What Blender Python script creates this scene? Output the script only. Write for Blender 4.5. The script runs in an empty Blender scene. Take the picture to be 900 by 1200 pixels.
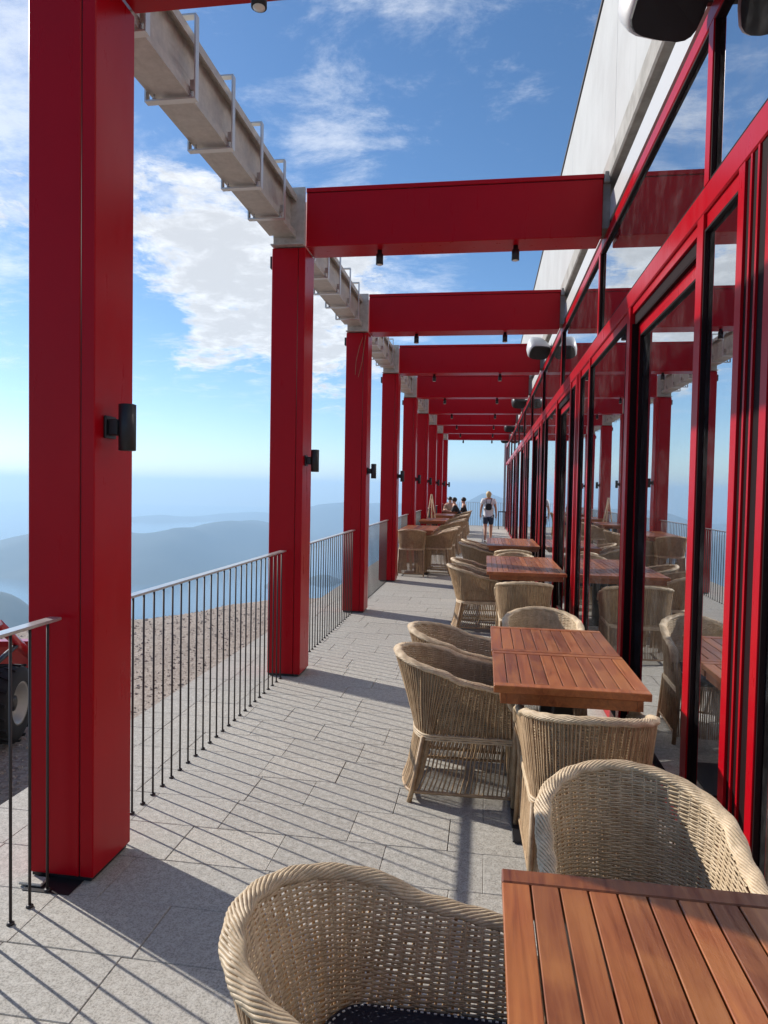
import bpy, math, random
import numpy as np
from mathutils import Vector, Matrix
random.seed(7); rng = np.random.default_rng(7)
R = math.radians
C = bpy.context.scene.collection
sc = bpy.context.scene

# ------------------------------------------------------------------ camera
F_PX, PITCH, YAW, ROLL, EYE = 794.8, 0.0336, 0.1482, 0.0181, 1.6
cy, sy = math.cos(YAW), math.sin(YAW); cp, sp = math.cos(PITCH), math.sin(PITCH); cr, sr = math.cos(ROLL), math.sin(ROLL)
right = Vector((cy, sy, 0)); fw0 = Vector((-sy, cy, 0))
fwd = fw0 * cp + Vector((0, 0, -sp)); up = fw0 * sp + Vector((0, 0, cp))
r2 = right * cr + up * sr; u2 = up * cr - right * sr
camd = bpy.data.cameras.new('camera'); cam = bpy.data.objects.new('camera', camd); C.objects.link(cam)
m = Matrix.Identity(4)
for i in range(3):
    m[i][0] = r2[i]; m[i][1] = u2[i]; m[i][2] = -fwd[i]
m[0][3], m[1][3], m[2][3] = 0, 0, EYE
cam.matrix_world = m
camd.sensor_fit = 'VERTICAL'; camd.sensor_height = 24; camd.lens = F_PX / 1200 * 24
camd.clip_start = 0.05; camd.clip_end = 200000
sc.camera = cam

def direction(px, py):
    a, b = (px - 450) / F_PX, (600 - py) / F_PX
    return (fwd + r2 * a + u2 * b).normalized()

# ------------------------------------------------------------------ light and sky
SUN_EL = math.atan2(1.07, math.hypot(1.61, .757))
SUN_AZ = math.atan2(-1.61, .757)              # from +Y towards +X
sunv = Vector((math.sin(SUN_AZ) * math.cos(SUN_EL), math.cos(SUN_AZ) * math.cos(SUN_EL), math.sin(SUN_EL)))
sl = bpy.data.lights.new('sun', 'SUN'); sl.energy = 5.0; sl.angle = R(.53); sl.color = (1, .95, .87)
so = bpy.data.objects.new('sun', sl); C.objects.link(so); so.rotation_euler = sunv.to_track_quat('Z', 'Y').to_euler()
so.location = (-20, 10, 30)

world = bpy.data.worlds.new('World'); sc.world = world; world.use_nodes = True
nt = world.node_tree; nt.nodes.clear()
def N(t, **kw):
    n = nt.nodes.new(t)
    for k, v in kw.items(): setattr(n, k, v)
    return n
def math_node(tree, op, a, b=None, c=None, clamp=False):
    n = tree.nodes.new('ShaderNodeMath'); n.operation = op; n.use_clamp = clamp
    for i, v in enumerate((a, b, c)):
        if v is None: continue
        if isinstance(v, (int, float)): n.inputs[i].default_value = v
        else: tree.links.new(v, n.inputs[i])
    return n.outputs[0]
def vmath(tree, op, a, b=None, out=0):
    n = tree.nodes.new('ShaderNodeVectorMath'); n.operation = op
    for i, v in enumerate((a, b)):
        if v is None: continue
        if isinstance(v, (tuple, list, Vector)): n.inputs[i].default_value = v
        else: tree.links.new(v, n.inputs[i])
    return n.outputs[out]
def maprange(tree, v, a, b, c=0., d=1., smooth=True):
    n = tree.nodes.new('ShaderNodeMapRange'); n.interpolation_type = 'SMOOTHSTEP' if smooth else 'LINEAR'
    tree.links.new(v, n.inputs[0])
    for i, x in enumerate((a, b, c, d)): n.inputs[1 + i].default_value = x
    return n.outputs[0]
sky = N('ShaderNodeTexSky', sky_type='NISHITA'); sky.sun_disc = False
sky.sun_elevation = SUN_EL; sky.sun_rotation = SUN_AZ % (2 * math.pi)
sky.altitude = 1300; sky.air_density = 1.0; sky.dust_density = 0.55; sky.ozone_density = 3.0
tc = N('ShaderNodeTexCoord'); d = tc.outputs['Generated']
sep = N('ShaderNodeSeparateXYZ'); nt.links.new(d, sep.inputs[0])
den = math_node(nt, 'ADD', math_node(nt, 'MAXIMUM', sep.outputs[2], 0.0), .16)
comb = N('ShaderNodeCombineXYZ')
nt.links.new(math_node(nt, 'DIVIDE', sep.outputs[0], den), comb.inputs[0])
nt.links.new(math_node(nt, 'DIVIDE', sep.outputs[1], den), comb.inputs[1])
def noise(tree, vec, scale, detail, rough, dist=0., off=(0, 0, 0)):
    if off != (0, 0, 0): vec = vmath(tree, 'ADD', vec, off)
    n = tree.nodes.new('ShaderNodeTexNoise'); tree.links.new(vec, n.inputs['Vector'])
    n.inputs['Scale'].default_value = scale; n.inputs['Detail'].default_value = detail
    n.inputs['Roughness'].default_value = rough; n.inputs['Distortion'].default_value = dist
    return n.outputs[0]
n1 = noise(nt, comb.outputs[0], 4.2, 14, .68, .35)
n2 = noise(nt, comb.outputs[0], 13, 10, .66, .3, (3.1, 7, 0))
def blobs(lst):
    acc = None
    for px, py, rad, w in lst:
        dt = vmath(nt, 'DOT_PRODUCT', d, tuple(direction(px, py)), 1)
        b = math_node(nt, 'MULTIPLY', maprange(nt, dt, math.cos(rad / F_PX * 1.5), math.cos(rad / F_PX * .1)), w)
        acc = b if acc is None else math_node(nt, 'ADD', acc, b)
    return acc
blob = blobs([(205, 255, 75, .17), (240, 330, 70, .13), (300, 300, 80, .12), (285, 400, 65, .17), (225, 430, 45, .12), (400, 340, 80, .18), (390, 430, 60, .13),
              (475, 310, 65, .12), (15, 215, 60, .13), (25, 340, 14, .14), (640, 250, 160, -.25), (560, 160, 130, -.25), (280, 510, 70, -.3), (300, 120, 80, -.2), (60, 440, 110, -.2), (430, 110, 80, -.2), (500, 20, 120, -.25), (340, 20, 90, -.25), (175, 360, 45, -.16), (330, 220, 40, -.05)])
wblob = blobs([(450, 40, 100, .03), (540, 15, 100, .03), (360, 30, 90, .02), (385, 205, 45, .14), (5, 50, 80, .18), (170, 195, 40, .10), (470, 315, 70, .12), (15, 210, 80, .1), (640, 260, 130, -.12)])
dens = math_node(nt, 'ADD', n1, blob)
fade = maprange(nt, sep.outputs[2], .06, .16)
cum = math_node(nt, 'MULTIPLY', maprange(nt, dens, .58, .76), fade)
wisp = math_node(nt, 'MULTIPLY', math_node(nt, 'MULTIPLY', maprange(nt, math_node(nt, 'ADD', noise(nt, vmath(nt, 'MULTIPLY', comb.outputs[0], (1, 1.35, 1)), 4.0, 14, .70, .25, (11, 2, 0)), wblob), .48, .82), .62), fade)
mask = math_node(nt, 'MAXIMUM', cum, wisp)
shade = maprange(nt, math_node(nt, 'ADD', math_node(nt, 'MULTIPLY', n2, .50), math_node(nt, 'MULTIPLY', dens, .62)), .56, .82, 1.02, .68)
mixc = N('ShaderNodeMix', data_type='RGBA')
nt.links.new(math_node(nt, 'MULTIPLY', mask, .93), mixc.inputs['Factor'])
gam = N('ShaderNodeHueSaturation'); gam.inputs['Saturation'].default_value = 1.15; gam.inputs['Value'].default_value = 1.0
nt.links.new(sky.outputs[0], gam.inputs['Color']); nt.links.new(gam.outputs[0], mixc.inputs['A'])
ccol = N('ShaderNodeMix', data_type='RGBA'); ccol.blend_type = 'MULTIPLY'; ccol.inputs['Factor'].default_value = 1
ccol.inputs['A'].default_value = (7.6, 7.75, 8.0, 1)
nt.links.new(shade, ccol.inputs['B']); nt.links.new(ccol.outputs['Result'], mixc.inputs['B'])
bg = N('ShaderNodeBackground'); bg.inputs['Strength'].default_value = .125
nt.links.new(mixc.outputs['Result'], bg.inputs['Color'])
wo = N('ShaderNodeOutputWorld'); nt.links.new(bg.outputs[0], wo.inputs['Surface'])

vs = sc.view_settings; vs.view_transform = 'Standard'; vs.look = 'None'; vs.exposure = 0.25; vs.gamma = 1; vs.use_curve_mapping = False
sc.cycles.use_denoising = True
sc.cycles.max_bounces = 10; sc.cycles.diffuse_bounces = 4; sc.cycles.glossy_bounces = 5; sc.cycles.transparent_max_bounces = 16; sc.cycles.volume_bounces = 1
sc.cycles.blur_glossy = 2.0; sc.cycles.sample_clamp_indirect = 6; sc.cycles.volume_max_steps = 64

# ------------------------------------------------------------------ materials
def mat(name, col, rough=.6, metal=0., spec=.5, coat=0., coat_rough=.1):
    m = bpy.data.materials.new(name); m.use_nodes = True
    b = m.node_tree.nodes['Principled BSDF']
    b.inputs['Base Color'].default_value = (*col, 1); b.inputs['Roughness'].default_value = rough
    b.inputs['Metallic'].default_value = metal; b.inputs['Specular IOR Level'].default_value = spec
    b.inputs['Coat Weight'].default_value = coat; b.inputs['Coat Roughness'].default_value = coat_rough
    return m
def bs(m): return m.node_tree.nodes['Principled BSDF']
def coords(m, kind='Object', scale=(1, 1, 1)):
    t = m.node_tree; n = t.nodes.new('ShaderNodeTexCoord')
    return vmath(t, 'MULTIPLY', n.outputs[kind], scale)
def world_pos(m, scale=(1, 1, 1)):
    t = m.node_tree; n = t.nodes.new('ShaderNodeNewGeometry')
    return vmath(t, 'MULTIPLY', n.outputs['Position'], scale)
def ramp(t, v, stops):
    n = t.nodes.new('ShaderNodeValToRGB'); t.links.new(v, n.inputs[0])
    e = n.color_ramp.elements
    while len(e) < len(stops): e.new(.5)
    for k, (p, c) in enumerate(stops): e[k].position = p; e[k].color = (*c, 1)
    return n.outputs[0]
def mixcol(t, fac, a, b, blend='MIX'):
    n = t.nodes.new('ShaderNodeMix'); n.data_type = 'RGBA'; n.blend_type = blend
    for k, v in (('Factor', fac), ('A', a), ('B', b)):
        if isinstance(v, (int, float)): n.inputs[k].default_value = v
        elif isinstance(v, tuple): n.inputs[k].default_value = (*v, 1)
        else: t.links.new(v, n.inputs[k])
    return n.outputs['Result']
def bump(m, h, strength=.3, dist=.01):
    t = m.node_tree; n = t.nodes.new('ShaderNodeBump'); n.inputs['Strength'].default_value = strength; n.inputs['Distance'].default_value = dist
    t.links.new(h, n.inputs['Height']); t.links.new(n.outputs[0], bs(m).inputs['Normal'])
def rnd(m):
    return m.node_tree.nodes.new('ShaderNodeObjectInfo').outputs['Random']

M = {}
def red_paint(name, col, rough):
    m = mat(name, col, rough, 0, .17); t = m.node_tree
    p = world_pos(m)
    n = noise(t, p, 2.3, 6, .6)
    dirt = noise(t, vmath(t, 'MULTIPLY', p, (9, 9, 1.2)), 1.6, 6, .7)
    c = mixcol(t, maprange(t, n, .3, .7, 0, .35), col, tuple(x * .78 for x in col))
    c = mixcol(t, maprange(t, dirt, .58, .9, 0, .18), c, (.20, .015, .015))
    t.links.new(c, bs(m).inputs['Base Color'])
    t.links.new(maprange(t, dirt, .3, .8, rough - .03, rough + .07), bs(m).inputs['Roughness'])
    bump(m, noise(t, p, 3.5, 2, .5), .06, .02)
    return m
M['red'] = red_paint('red_powder_coat', (.40, .0006, .0075), .30)
M['red_frame'] = red_paint('red_window_paint', (.38, .0008, .0075), .30)
M['black'] = mat('black_paint', (.012, .012, .014), .45)
M['gasket_shade'] = mat('gasket_shade_black', (.010, .0025, .003), .7, 0, .12)  # red-black for rubber gaskets and for shade painted on the frames
M['dark_steel'] = mat('dark_steel', (.035, .028, .028), .5, .3)
def rail_mat():
    m = mat('handrail_steel', (.30, .29, .28), .30, .6); t = m.node_tree
    n = noise(t, world_pos(m), 14, 6, .6)
    t.links.new(ramp(t, n, [(.3, (.48, .47, .46)), (.7, (.66, .65, .63))]), bs(m).inputs['Base Color'])
    return m
M['rail'] = rail_mat()
def galv():
    m = mat('galvanised_steel', (.5, .46, .4), .5, .25); t = m.node_tree
    p = world_pos(m); n = noise(t, p, 18, 6, .65); n3 = noise(t, vmath(t, 'MULTIPLY', p, (6, 1.5, 9)), 2, 5, .6)
    c = ramp(t, n, [(.3, (.40, .36, .31)), (.7, (.58, .54, .48))])
    c = mixcol(t, maprange(t, n3, .55, .8, 0, .5), c, (.27, .22, .18))
    t.links.new(c, bs(m).inputs['Base Color']); t.links.new(maprange(t, n, .3, .7, .4, .65), bs(m).inputs['Roughness'])
    return m
M['galv'] = galv()
M['galv_bright'] = mat('bright_zinc', (.62, .6, .57), .35, .6)
def stone():
    m = mat('granite_slab', (.4, .39, .37), .72); t = m.node_tree
    p = world_pos(m)
    sp_ = noise(t, p, 125, 5, .8); mid = noise(t, p, 34, 4, .6); big = noise(t, p, 1.1, 5, .6)
    streak = noise(t, vmath(t, 'MULTIPLY', p, (30, 5, 1)), 1.5, 5, .7)
    base = ramp(t, rnd(m), [(0, (.385, .355, .305)), (.35, (.43, .40, .345)), (.7, (.41, .385, .335)), (1, (.47, .43, .365))])
    c = mixcol(t, maprange(t, sp_, .42, .55, 0, 1), (.17, .157, .138), base)
    c = mixcol(t, .22, c, base)
    c = mixcol(t, maprange(t, mid, .4, .7, 0, .30), c, (.70, .67, .61))
    c = mixcol(t, maprange(t, big, .45, .75, 0, .4), c, (.33, .31, .28))
    c = mixcol(t, maprange(t, streak, .66, .8, 0, .45), c, (.68, .66, .62))
    t.links.new(c, bs(m).inputs['Base Color'])
    bump(m, math_node(t, 'ADD', sp_, math_node(t, 'MULTIPLY', mid, 1.2)), .35, .004)
    return m
M['stone'] = stone()
M['mortar'] = mat('dark_joint', (.26, .235, .20), .95)
def wood():
    m = mat('oiled_hardwood', (.36, .12, .05), .36, 0, .45, .15, .2); t = m.node_tree
    p = vmath(t, 'MULTIPLY', world_pos(m), (26, 1.6, 26))
    tco = t.nodes.new('ShaderNodeCombineXYZ'); t.links.new(math_node(t, 'MULTIPLY', rnd(m), 37.), tco.inputs[0]); t.links.new(math_node(t, 'MULTIPLY', rnd(m), 19.), tco.inputs[1])
    p = vmath(t, 'ADD', p, tco.outputs[0])
    g = noise(t, p, 1.3, 8, .62, 1.4); fine = noise(t, vmath(t, 'MULTIPLY', p, (6, 2.2, 6)), 2.2, 4, .6)
    lowf = noise(t, vmath(t, 'MULTIPLY', p, (.12, 1.4, .12)), 1.4, 4, .55, .6)
    c = ramp(t, g, [(.28, (.14, .036, .011)), (.5, (.235, .068, .019)), (.72, (.32, .108, .029))])
    c2 = ramp(t, rnd(m), [(0, (.66, .56, .52)), (.4, (.95, .93, .9)), (1, (1.32, 1.26, 1.15))])
    c = mixcol(t, 1., c, c2, 'MULTIPLY')
    c = mixcol(t, maprange(t, lowf, .45, .7, 0, .5), c, (.38, .14, .036))
    c = mixcol(t, maprange(t, fine, .6, .75, 0, .35), c, (.14, .035, .016))
    t.links.new(c, bs(m).inputs['Base Color'])
    t.links.new(maprange(t, g, .3, .7, .30, .46), bs(m).inputs['Roughness'])
    bump(m, math_node(t, 'ADD', g, fine), .12, .003)
    return m
M['wood'] = wood()
def wicker(name, a, b):
    m = mat(name, a, .5, 0, .4); t = m.node_tree
    p = coords(m); n = noise(t, p, 22, 5, .65); n3 = noise(t, p, 160, 3, .6)
    c = ramp(t, n, [(.28, b), (.72, a)])
    c = mixcol(t, maprange(t, n3, .5, .75, 0, .55), c, tuple(x * .45 for x in b))
    c = mixcol(t, 1., c, ramp(t, rnd(m), [(0, (.85, .84, .82)), (1, (1.1, 1.08, 1.06))]), 'MULTIPLY')
    t.links.new(c, bs(m).inputs['Base Color']); bump(m, n3, .2, .002)
    return m
M['wicker'] = wicker('pale_wicker', (.70, .55, .37), (.46, .34, .21))
M['reed'] = wicker('brown_reed', (.48, .34, .20), (.28, .175, .095))
M['cushion'] = mat('navy_cushion_fabric', (.012, .013, .028), .9)
M['thread'] = mat('white_thread', (.7, .7, .68), .8)
def concrete(name, a, b, sc_=3.):
    m = mat(name, a, .85); t = m.node_tree; p = world_pos(m)
    n = noise(t, p, sc_, 8, .65); st = noise(t, vmath(t, 'MULTIPLY', p, (8, 8, .8)), 1.3, 6, .65)
    c = mixcol(t, maprange(t, n, .35, .7, 0, 1), a, b); c = mixcol(t, maprange(t, st, .55, .8, 0, .5), c, tuple(x * .62 for x in b))
    t.links.new(c, bs(m).inputs['Base Color']); bump(m, n, .3, .01)
    return m
M['render'] = concrete('white_render', (.43, .43, .42), (.38, .375, .365), 1.5)
M['concrete'] = concrete('grey_concrete', (.36, .34, .31), (.24, .225, .2), 5)
M['white'] = mat('white_metal', (.50, .50, .49), .4)
M['grey_shell'] = mat('pale_plastic', (.52, .53, .53), .45)
M['grille'] = mat('black_grille', (.006, .006, .007), .7)
M['interior'] = mat('dark_interior_plaster', (.16, .13, .115), .8)
M['interior_floor'] = mat('interior_floor', (.20, .17, .14), .5)
def glass():
    m = bpy.data.materials.new('reflective_glass'); m.use_nodes = True; t = m.node_tree; t.nodes.clear()
    o = t.nodes.new('ShaderNodeOutputMaterial'); mx = t.nodes.new('ShaderNodeMixShader')
    tr = t.nodes.new('ShaderNodeBsdfTransparent'); tr.inputs[0].default_value = (.22, .22, .21, 1)
    gl = t.nodes.new('ShaderNodeBsdfGlossy'); gl.inputs['Color'].default_value = (.90, .92, .93, 1); gl.inputs['Roughness'].default_value = 0.0
    lw = t.nodes.new('ShaderNodeLayerWeight'); lw.inputs['Blend'].default_value = .24
    g = t.nodes.new('ShaderNodeNewGeometry')
    w_ = noise(t, vmath(t, 'MULTIPLY', g.outputs['Position'], (1, 1, 1)), .9, 1, .4)
    b = t.nodes.new('ShaderNodeBump'); b.inputs['Strength'].default_value = .03; b.inputs['Distance'].default_value = .02
    t.links.new(w_, b.inputs['Height']); t.links.new(b.outputs[0], gl.inputs['Normal'])
    dn = noise(t, g.outputs['Position'], 5, 6, .7)
    f = maprange(t, lw.outputs['Fresnel'], 0., 1., .68, .98, False)
    t.links.new(f, mx.inputs[0]); t.links.new(tr.outputs[0], mx.inputs[1]); t.links.new(gl.outputs[0], mx.inputs[2])
    df = t.nodes.new('ShaderNodeBsdfDiffuse'); df.inputs[0].default_value = (.4, .4, .4, 1)
    m2 = t.nodes.new('ShaderNodeMixShader'); t.links.new(maprange(t, dn, .42, .85, .01, .09), m2.inputs[0])
    t.links.new(mx.outputs[0], m2.inputs[1]); t.links.new(df.outputs[0], m2.inputs[2]); t.links.new(m2.outputs[0], o.inputs[0])
    return m
M['glass'] = glass()
def gravel():
    m = mat('gravel', (.3, .27, .24), .95); t = m.node_tree; p = world_pos(m)
    v = t.nodes.new('ShaderNodeTexVoronoi'); t.links.new(p, v.inputs['Vector']); v.inputs['Scale'].default_value = 26
    n = noise(t, p, 40, 6, .7); big = noise(t, p, .35, 5, .6)
    c = ramp(t, v.outputs['Color'], [(.1, (.25, .195, .155)), (.5, (.36, .29, .235)), (.9, (.48, .40, .335))])
    c = mixcol(t, maprange(t, n, .35, .65, 0, .45), c, (.25, .205, .17)); c = mixcol(t, maprange(t, big, .45, .7, 0, .45), c, (.40, .35, .30))
    t.links.new(c, bs(m).inputs['Base Color']); bump(m, math_node(t, 'ADD', n, v.outputs['Distance']), .45, .03)
    return m
M['gravel'] = gravel()
M['stones'] = concrete('broken_limestone', (.46, .39, .335), (.32, .265, .22), 9)
def land():
    m = mat('far_land', (.06, .075, .045), .95); t = m.node_tree; p = world_pos(m)
    n = noise(t, p, .0011, 8, .65)
    t.links.new(ramp(t, n, [(.35, (.012, .022, .014)), (.6, (.028, .036, .022)), (.78, (.07, .068, .05))]), bs(m).inputs['Base Color'])
    return m
M['land'] = land()
M['sea'] = mat('sea_water', (.02, .055, .085), .14, 0, .5)

# ------------------------------------------------------------------ mesh helpers
class MB:
    def __init__(self): self.v = []; self.f = []; self.n = 0; self.sm = []
    def add(self, v, f, smooth=False):
        self.v.append(np.asarray(v, float).reshape(-1, 3)); k = self.n
        self.f += [tuple(i + k for i in q) for q in f]; self.sm += [smooth] * len(f); self.n += len(self.v[-1]); return self
    def box(self, x0, x1, y0, y1, z0, z1, bev=0.):
        if bev <= 0:
            v = [(x, y, z) for x in (x0, x1) for y in (y0, y1) for z in (z0, z1)]
            return self.add(v, [(0, 1, 3, 2), (4, 6, 7, 5), (0, 4, 5, 1), (2, 3, 7, 6), (0, 2, 6, 4), (1, 5, 7, 3)])
        b = bev; v = []; idx = {}
        for sx in (0, 1):
            for sy_ in (0, 1):
                for sz in (0, 1):
                    X = (x0, x1)[sx]; Y = (y0, y1)[sy_]; Z = (z0, z1)[sz]
                    ix = X + (b if sx == 0 else -b); iy = Y + (b if sy_ == 0 else -b); iz = Z + (b if sz == 0 else -b)
                    for a, q in enumerate(((X, iy, iz), (ix, Y, iz), (ix, iy, Z))):
                        idx[sx, sy_, sz, a] = len(v); v.append(q)
        I = lambda *k: idx[k]; f = []
        for s in (0, 1):
            q = [I(s, 0, 0, 0), I(s, 0, 1, 0), I(s, 1, 1, 0), I(s, 1, 0, 0)]; f.append(tuple(q if s == 0 else q[::-1]))
            q = [I(0, s, 0, 1), I(1, s, 0, 1), I(1, s, 1, 1), I(0, s, 1, 1)]; f.append(tuple(q if s == 0 else q[::-1]))
            q = [I(0, 0, s, 2), I(0, 1, s, 2), I(1, 1, s, 2), I(1, 0, s, 2)]; f.append(tuple(q if s == 0 else q[::-1]))
        for a in (0, 1):
            for c in (0, 1):
                f.append((I(a, c, 0, 0), I(a, c, 0, 1), I(a, c, 1, 1), I(a, c, 1, 0)))
                f.append((I(a, 0, c, 0), I(a, 0, c, 2), I(a, 1, c, 2), I(a, 1, c, 0)))
                f.append((I(0, a, c, 1), I(0, a, c, 2), I(1, a, c, 2), I(1, a, c, 1)))
        for a in (0, 1):
            for c in (0, 1):
                for e in (0, 1): f.append((I(a, c, e, 0), I(a, c, e, 1), I(a, c, e, 2)))
        self.add(v, f); self.fix = True; return self
    def tube(self, path, rad, sides=6, closed=False, cap=True, flat=1., refup=None):
        P = np.asarray(path, float); n = len(P)
        rad = np.broadcast_to(np.asarray(rad, float), (n,))
        T = np.roll(P, -1, 0) - np.roll(P, 1, 0)
        if not closed: T[0] = P[1] - P[0]; T[-1] = P[-1] - P[-2]
        T /= np.linalg.norm(T, axis=1)[:, None] + 1e-12
        ref = np.array(refup if refup is not None else ((0, 0, 1.) if abs(T[:, 2]).mean() < .8 else (1., 0, 0)))
        A = np.cross(T, ref); A /= np.linalg.norm(A, axis=1)[:, None] + 1e-9
        B = np.cross(A, T)
        an = np.arange(sides) / sides * 2 * math.pi
        V = P[:, None] + rad[:, None, None] * (A[:, None] * np.cos(an)[None, :, None] + flat * B[:, None] * np.sin(an)[None, :, None])
        f = []
        for i in range(n if closed else n - 1):
            j = (i + 1) % n
            for k in range(sides):
                l = (k + 1) % sides; f.append((i * sides + k, i * sides + l, j * sides + l, j * sides + k))
        if cap and not closed:
            f.append(tuple(range(sides))[::-1]); f.append(tuple((n - 1) * sides + k for k in range(sides)))
        return self.add(V, f, True)
    def lathe(self, prof, c=(0, 0, 0), seg=16, axis='z', cap=True):
        prof = np.asarray(prof, float); n = len(prof); an = np.arange(seg) / seg * 2 * math.pi
        V = []
        for r, z in prof:
            for a in an:
                p = (r * math.cos(a), r * math.sin(a), z)
                if axis == 'x': p = (p[2], p[0], p[1])
                if axis == 'y': p = (p[0], p[2], p[1])
                V.append((p[0] + c[0], p[1] + c[1], p[2] + c[2]))
        f = [(i * seg + k, i * seg + (k + 1) % seg, (i + 1) * seg + (k + 1) % seg, (i + 1) * seg + k) for i in range(n - 1) for k in range(seg)]
        if cap: f.append(tuple(range(seg))[::-1]); f.append(tuple((n - 1) * seg + k for k in range(seg)))
        return self.add(V, f, True)
    def ellipsoid(self, c, r, su=14, sv=9, fn=None):
        V = []
        for j in range(sv + 1):
            th = math.pi * (.02 + .96 * j / sv)
            for i in range(su):
                a = 2 * math.pi * i / su
                p = np.array((math.sin(th) * math.cos(a), math.sin(th) * math.sin(a), math.cos(th)))
                if fn: p = fn(p)
                V.append(p * np.array(r) + np.array(c))
        f = [(j * su + i, (j + 1) * su + i, (j + 1) * su + (i + 1) % su, j * su + (i + 1) % su) for j in range(sv) for i in range(su)]
        f.append(tuple(range(su))); f.append(tuple(sv * su + i for i in range(su))[::-1])
        return self.add(V, f, True)
    def prism(self, poly, y0, y1, axis='y'):
        n = len(poly)
        mk = {'y': lambda p, t: (p[0], t, p[1]), 'x': lambda p, t: (t, p[0], p[1]), 'z': lambda p, t: (p[0], p[1], t)}[axis]
        v = [mk(p, y0) for p in poly] + [mk(p, y1) for p in poly]
        f = [tuple(range(n))[::-1], tuple(range(n, 2 * n))] + [(i, (i + 1) % n, n + (i + 1) % n, n + i) for i in range(n)]
        self.fix = True
        return self.add(v, f)
    def mesh(self, name):
        me = bpy.data.meshes.new(name); me.from_pydata(np.concatenate(self.v).tolist(), [], self.f)
        me.polygons.foreach_set('use_smooth', self.sm)
        if getattr(self, 'fix', False):
            import bmesh
            bm = bmesh.new(); bm.from_mesh(me); bmesh.ops.recalc_face_normals(bm, faces=bm.faces); bm.to_mesh(me); bm.free()
        me.update(); return me
    def build(self, name, material, parent=None, loc=None):
        return obj(name, self.mesh(name), material, parent, loc)
def obj(name, me, material=None, parent=None, loc=None):
    if material is not None and not me.materials: me.materials.append(material)
    o = bpy.data.objects.new(name, me); C.objects.link(o)
    if parent is not None: o.parent = parent
    if loc is not None: o.location = loc
    return o
def tag(o, label=None, cat=None, group=None, kind=None):
    if label: o['label'] = label
    if cat: o['category'] = cat
    if group: o['group'] = group
    if kind: o['kind'] = kind
    return o
def thing(name, label, cat, loc=(0, 0, 0), rz=0, group=None):
    o = bpy.data.objects.new(name, None); C.objects.link(o); o.empty_display_size = .1
    o.location = loc; o.rotation_euler = (0, 0, rz); return tag(o, label, cat, group)
def copy_tree(src, parent=None, kids=None):
    c = src.copy(); C.objects.link(c); c.parent = parent
    for ch in KIDS(src): copy_tree(ch, c)
    return c
def KIDS(o): return [x for x in C.objects if x.parent == o]
def proto_list(o):
    return [(ch, proto_list(ch)) for ch in KIDS(o)]
def stamp(root, kids, loc, rz, label=None, group=None, scale=None):
    def rec(lst, par):
        for ch, sub in lst:
            c = ch.copy(); C.objects.link(c); c.parent = par; rec(sub, c)
    r = root.copy(); C.objects.link(r); r.location = loc; r.rotation_euler = (0, 0, rz)
    if scale: r.scale = scale
    if label: r['label'] = label
    if group: r['group'] = group
    rec(kids, r); return r

# ------------------------------------------------------------------ dimensions
XR, CW, CD, SP, Y0 = -1.519, .285, .29, 3.0465, 2.4647      # column right face, width, depth, spacing, front of the first
ZB, ZT = 3.592, 4.067                                        # beam bottom and top
NCOL = 9
END_Y = 32.0
GX, FX = .910, .885                                          # glass plane, front of frames

# ------------------------------------------------------------------ far landscape (structure)
def fbm(x, y, seed=0, octs=6):
    r_ = np.random.default_rng(seed); s = np.zeros_like(x); a = 1.; fq = 1.
    for o_ in range(octs):
        for _ in range(3):
            th = r_.uniform(0, 6.28); ph = r_.uniform(0, 6.28)
            s += a * np.sin(fq * (x * math.cos(th) + y * math.sin(th)) + ph + 1.3 * np.sin(fq * .7 * (x * math.sin(th) - y * math.cos(th)) + ph * 2)) / 3
        a *= .52; fq *= 2.03
    return s
SEA_Z = -1340.
def grid_mesh(name, X, Y, Z, material, smooth=True):
    nr, nc = X.shape
    v = np.stack([X, Y, Z], -1).reshape(-1, 3)
    i = np.arange(nr * nc).reshape(nr, nc)
    f = np.stack([i[:-1, :-1], i[:-1, 1:], i[1:, 1:], i[1:, :-1]], -1).reshape(-1, 4)
    me = bpy.data.meshes.new(name); me.from_pydata(v.tolist(), [], f.tolist()); me.polygons.foreach_set('use_smooth', [smooth] * len(f)); me.update()
    return obj(name, me, material)
az = np.radians(np.linspace(-125, 40, 300)); rr = np.geomspace(2500, 42000, 200)
AZ, RR = np.meshgrid(az, rr); LX, LY = RR * np.sin(AZ), RR * np.cos(AZ); AD = np.degrees(AZ); RK = RR / 1000
def lump(a0, r0, sa, sr_, h, rot=0.):
    da = (AD - a0); dr = (RK - r0) - rot * da
    return h * np.exp(-(da / sa) ** 2 - (dr / sr_) ** 2)
H = np.zeros_like(AD) - 140
H += lump(-19, 15.5, 4.5, 2.6, 720, .25) + lump(-25, 12.6, 4.0, 2.0, 520, .35) + lump(-31, 12.3, 5, 2.3, 430, .15) + lump(-36, 13.5, 6, 2.2, 420)
H += lump(-13.5, 22, 4.5, 3.0, 830, .1) + lump(-7, 24, 5, 3, 880) + lump(-10, 20.5, 2.5, 1.5, 300)
H += lump(-27, 27, 4, 1.2, 330) + lump(-20, 29, 7, 1.5, 420)
H += lump(-38, 6.4, 4.2, 1.6, 430) + lump(-48, 7, 6, 2.0, 600) + lump(-17.5, 9.3, 1.6, .5, 230) + lump(-13.5, 9.8, 2.2, .6, 260)
H += lump(0.1, 20, 1.5, 1.8, 1010) + lump(2.0, 20.5, 1.4, 1.8, 720) + lump(-2.4, 19.5, 2.2, 1.8, 900) + lump(4.4, 20, 2.2, 2, 1150) + lump(9, 21, 4, 2, 1300) + lump(18, 26, 7, 4, 1400) + lump(32, 26, 8, 4, 1300)
H += lump(-62, 15, 7, 3, 600) + lump(-80, 20, 9, 4, 650) + lump(-105, 14, 12, 4, 700)
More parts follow.
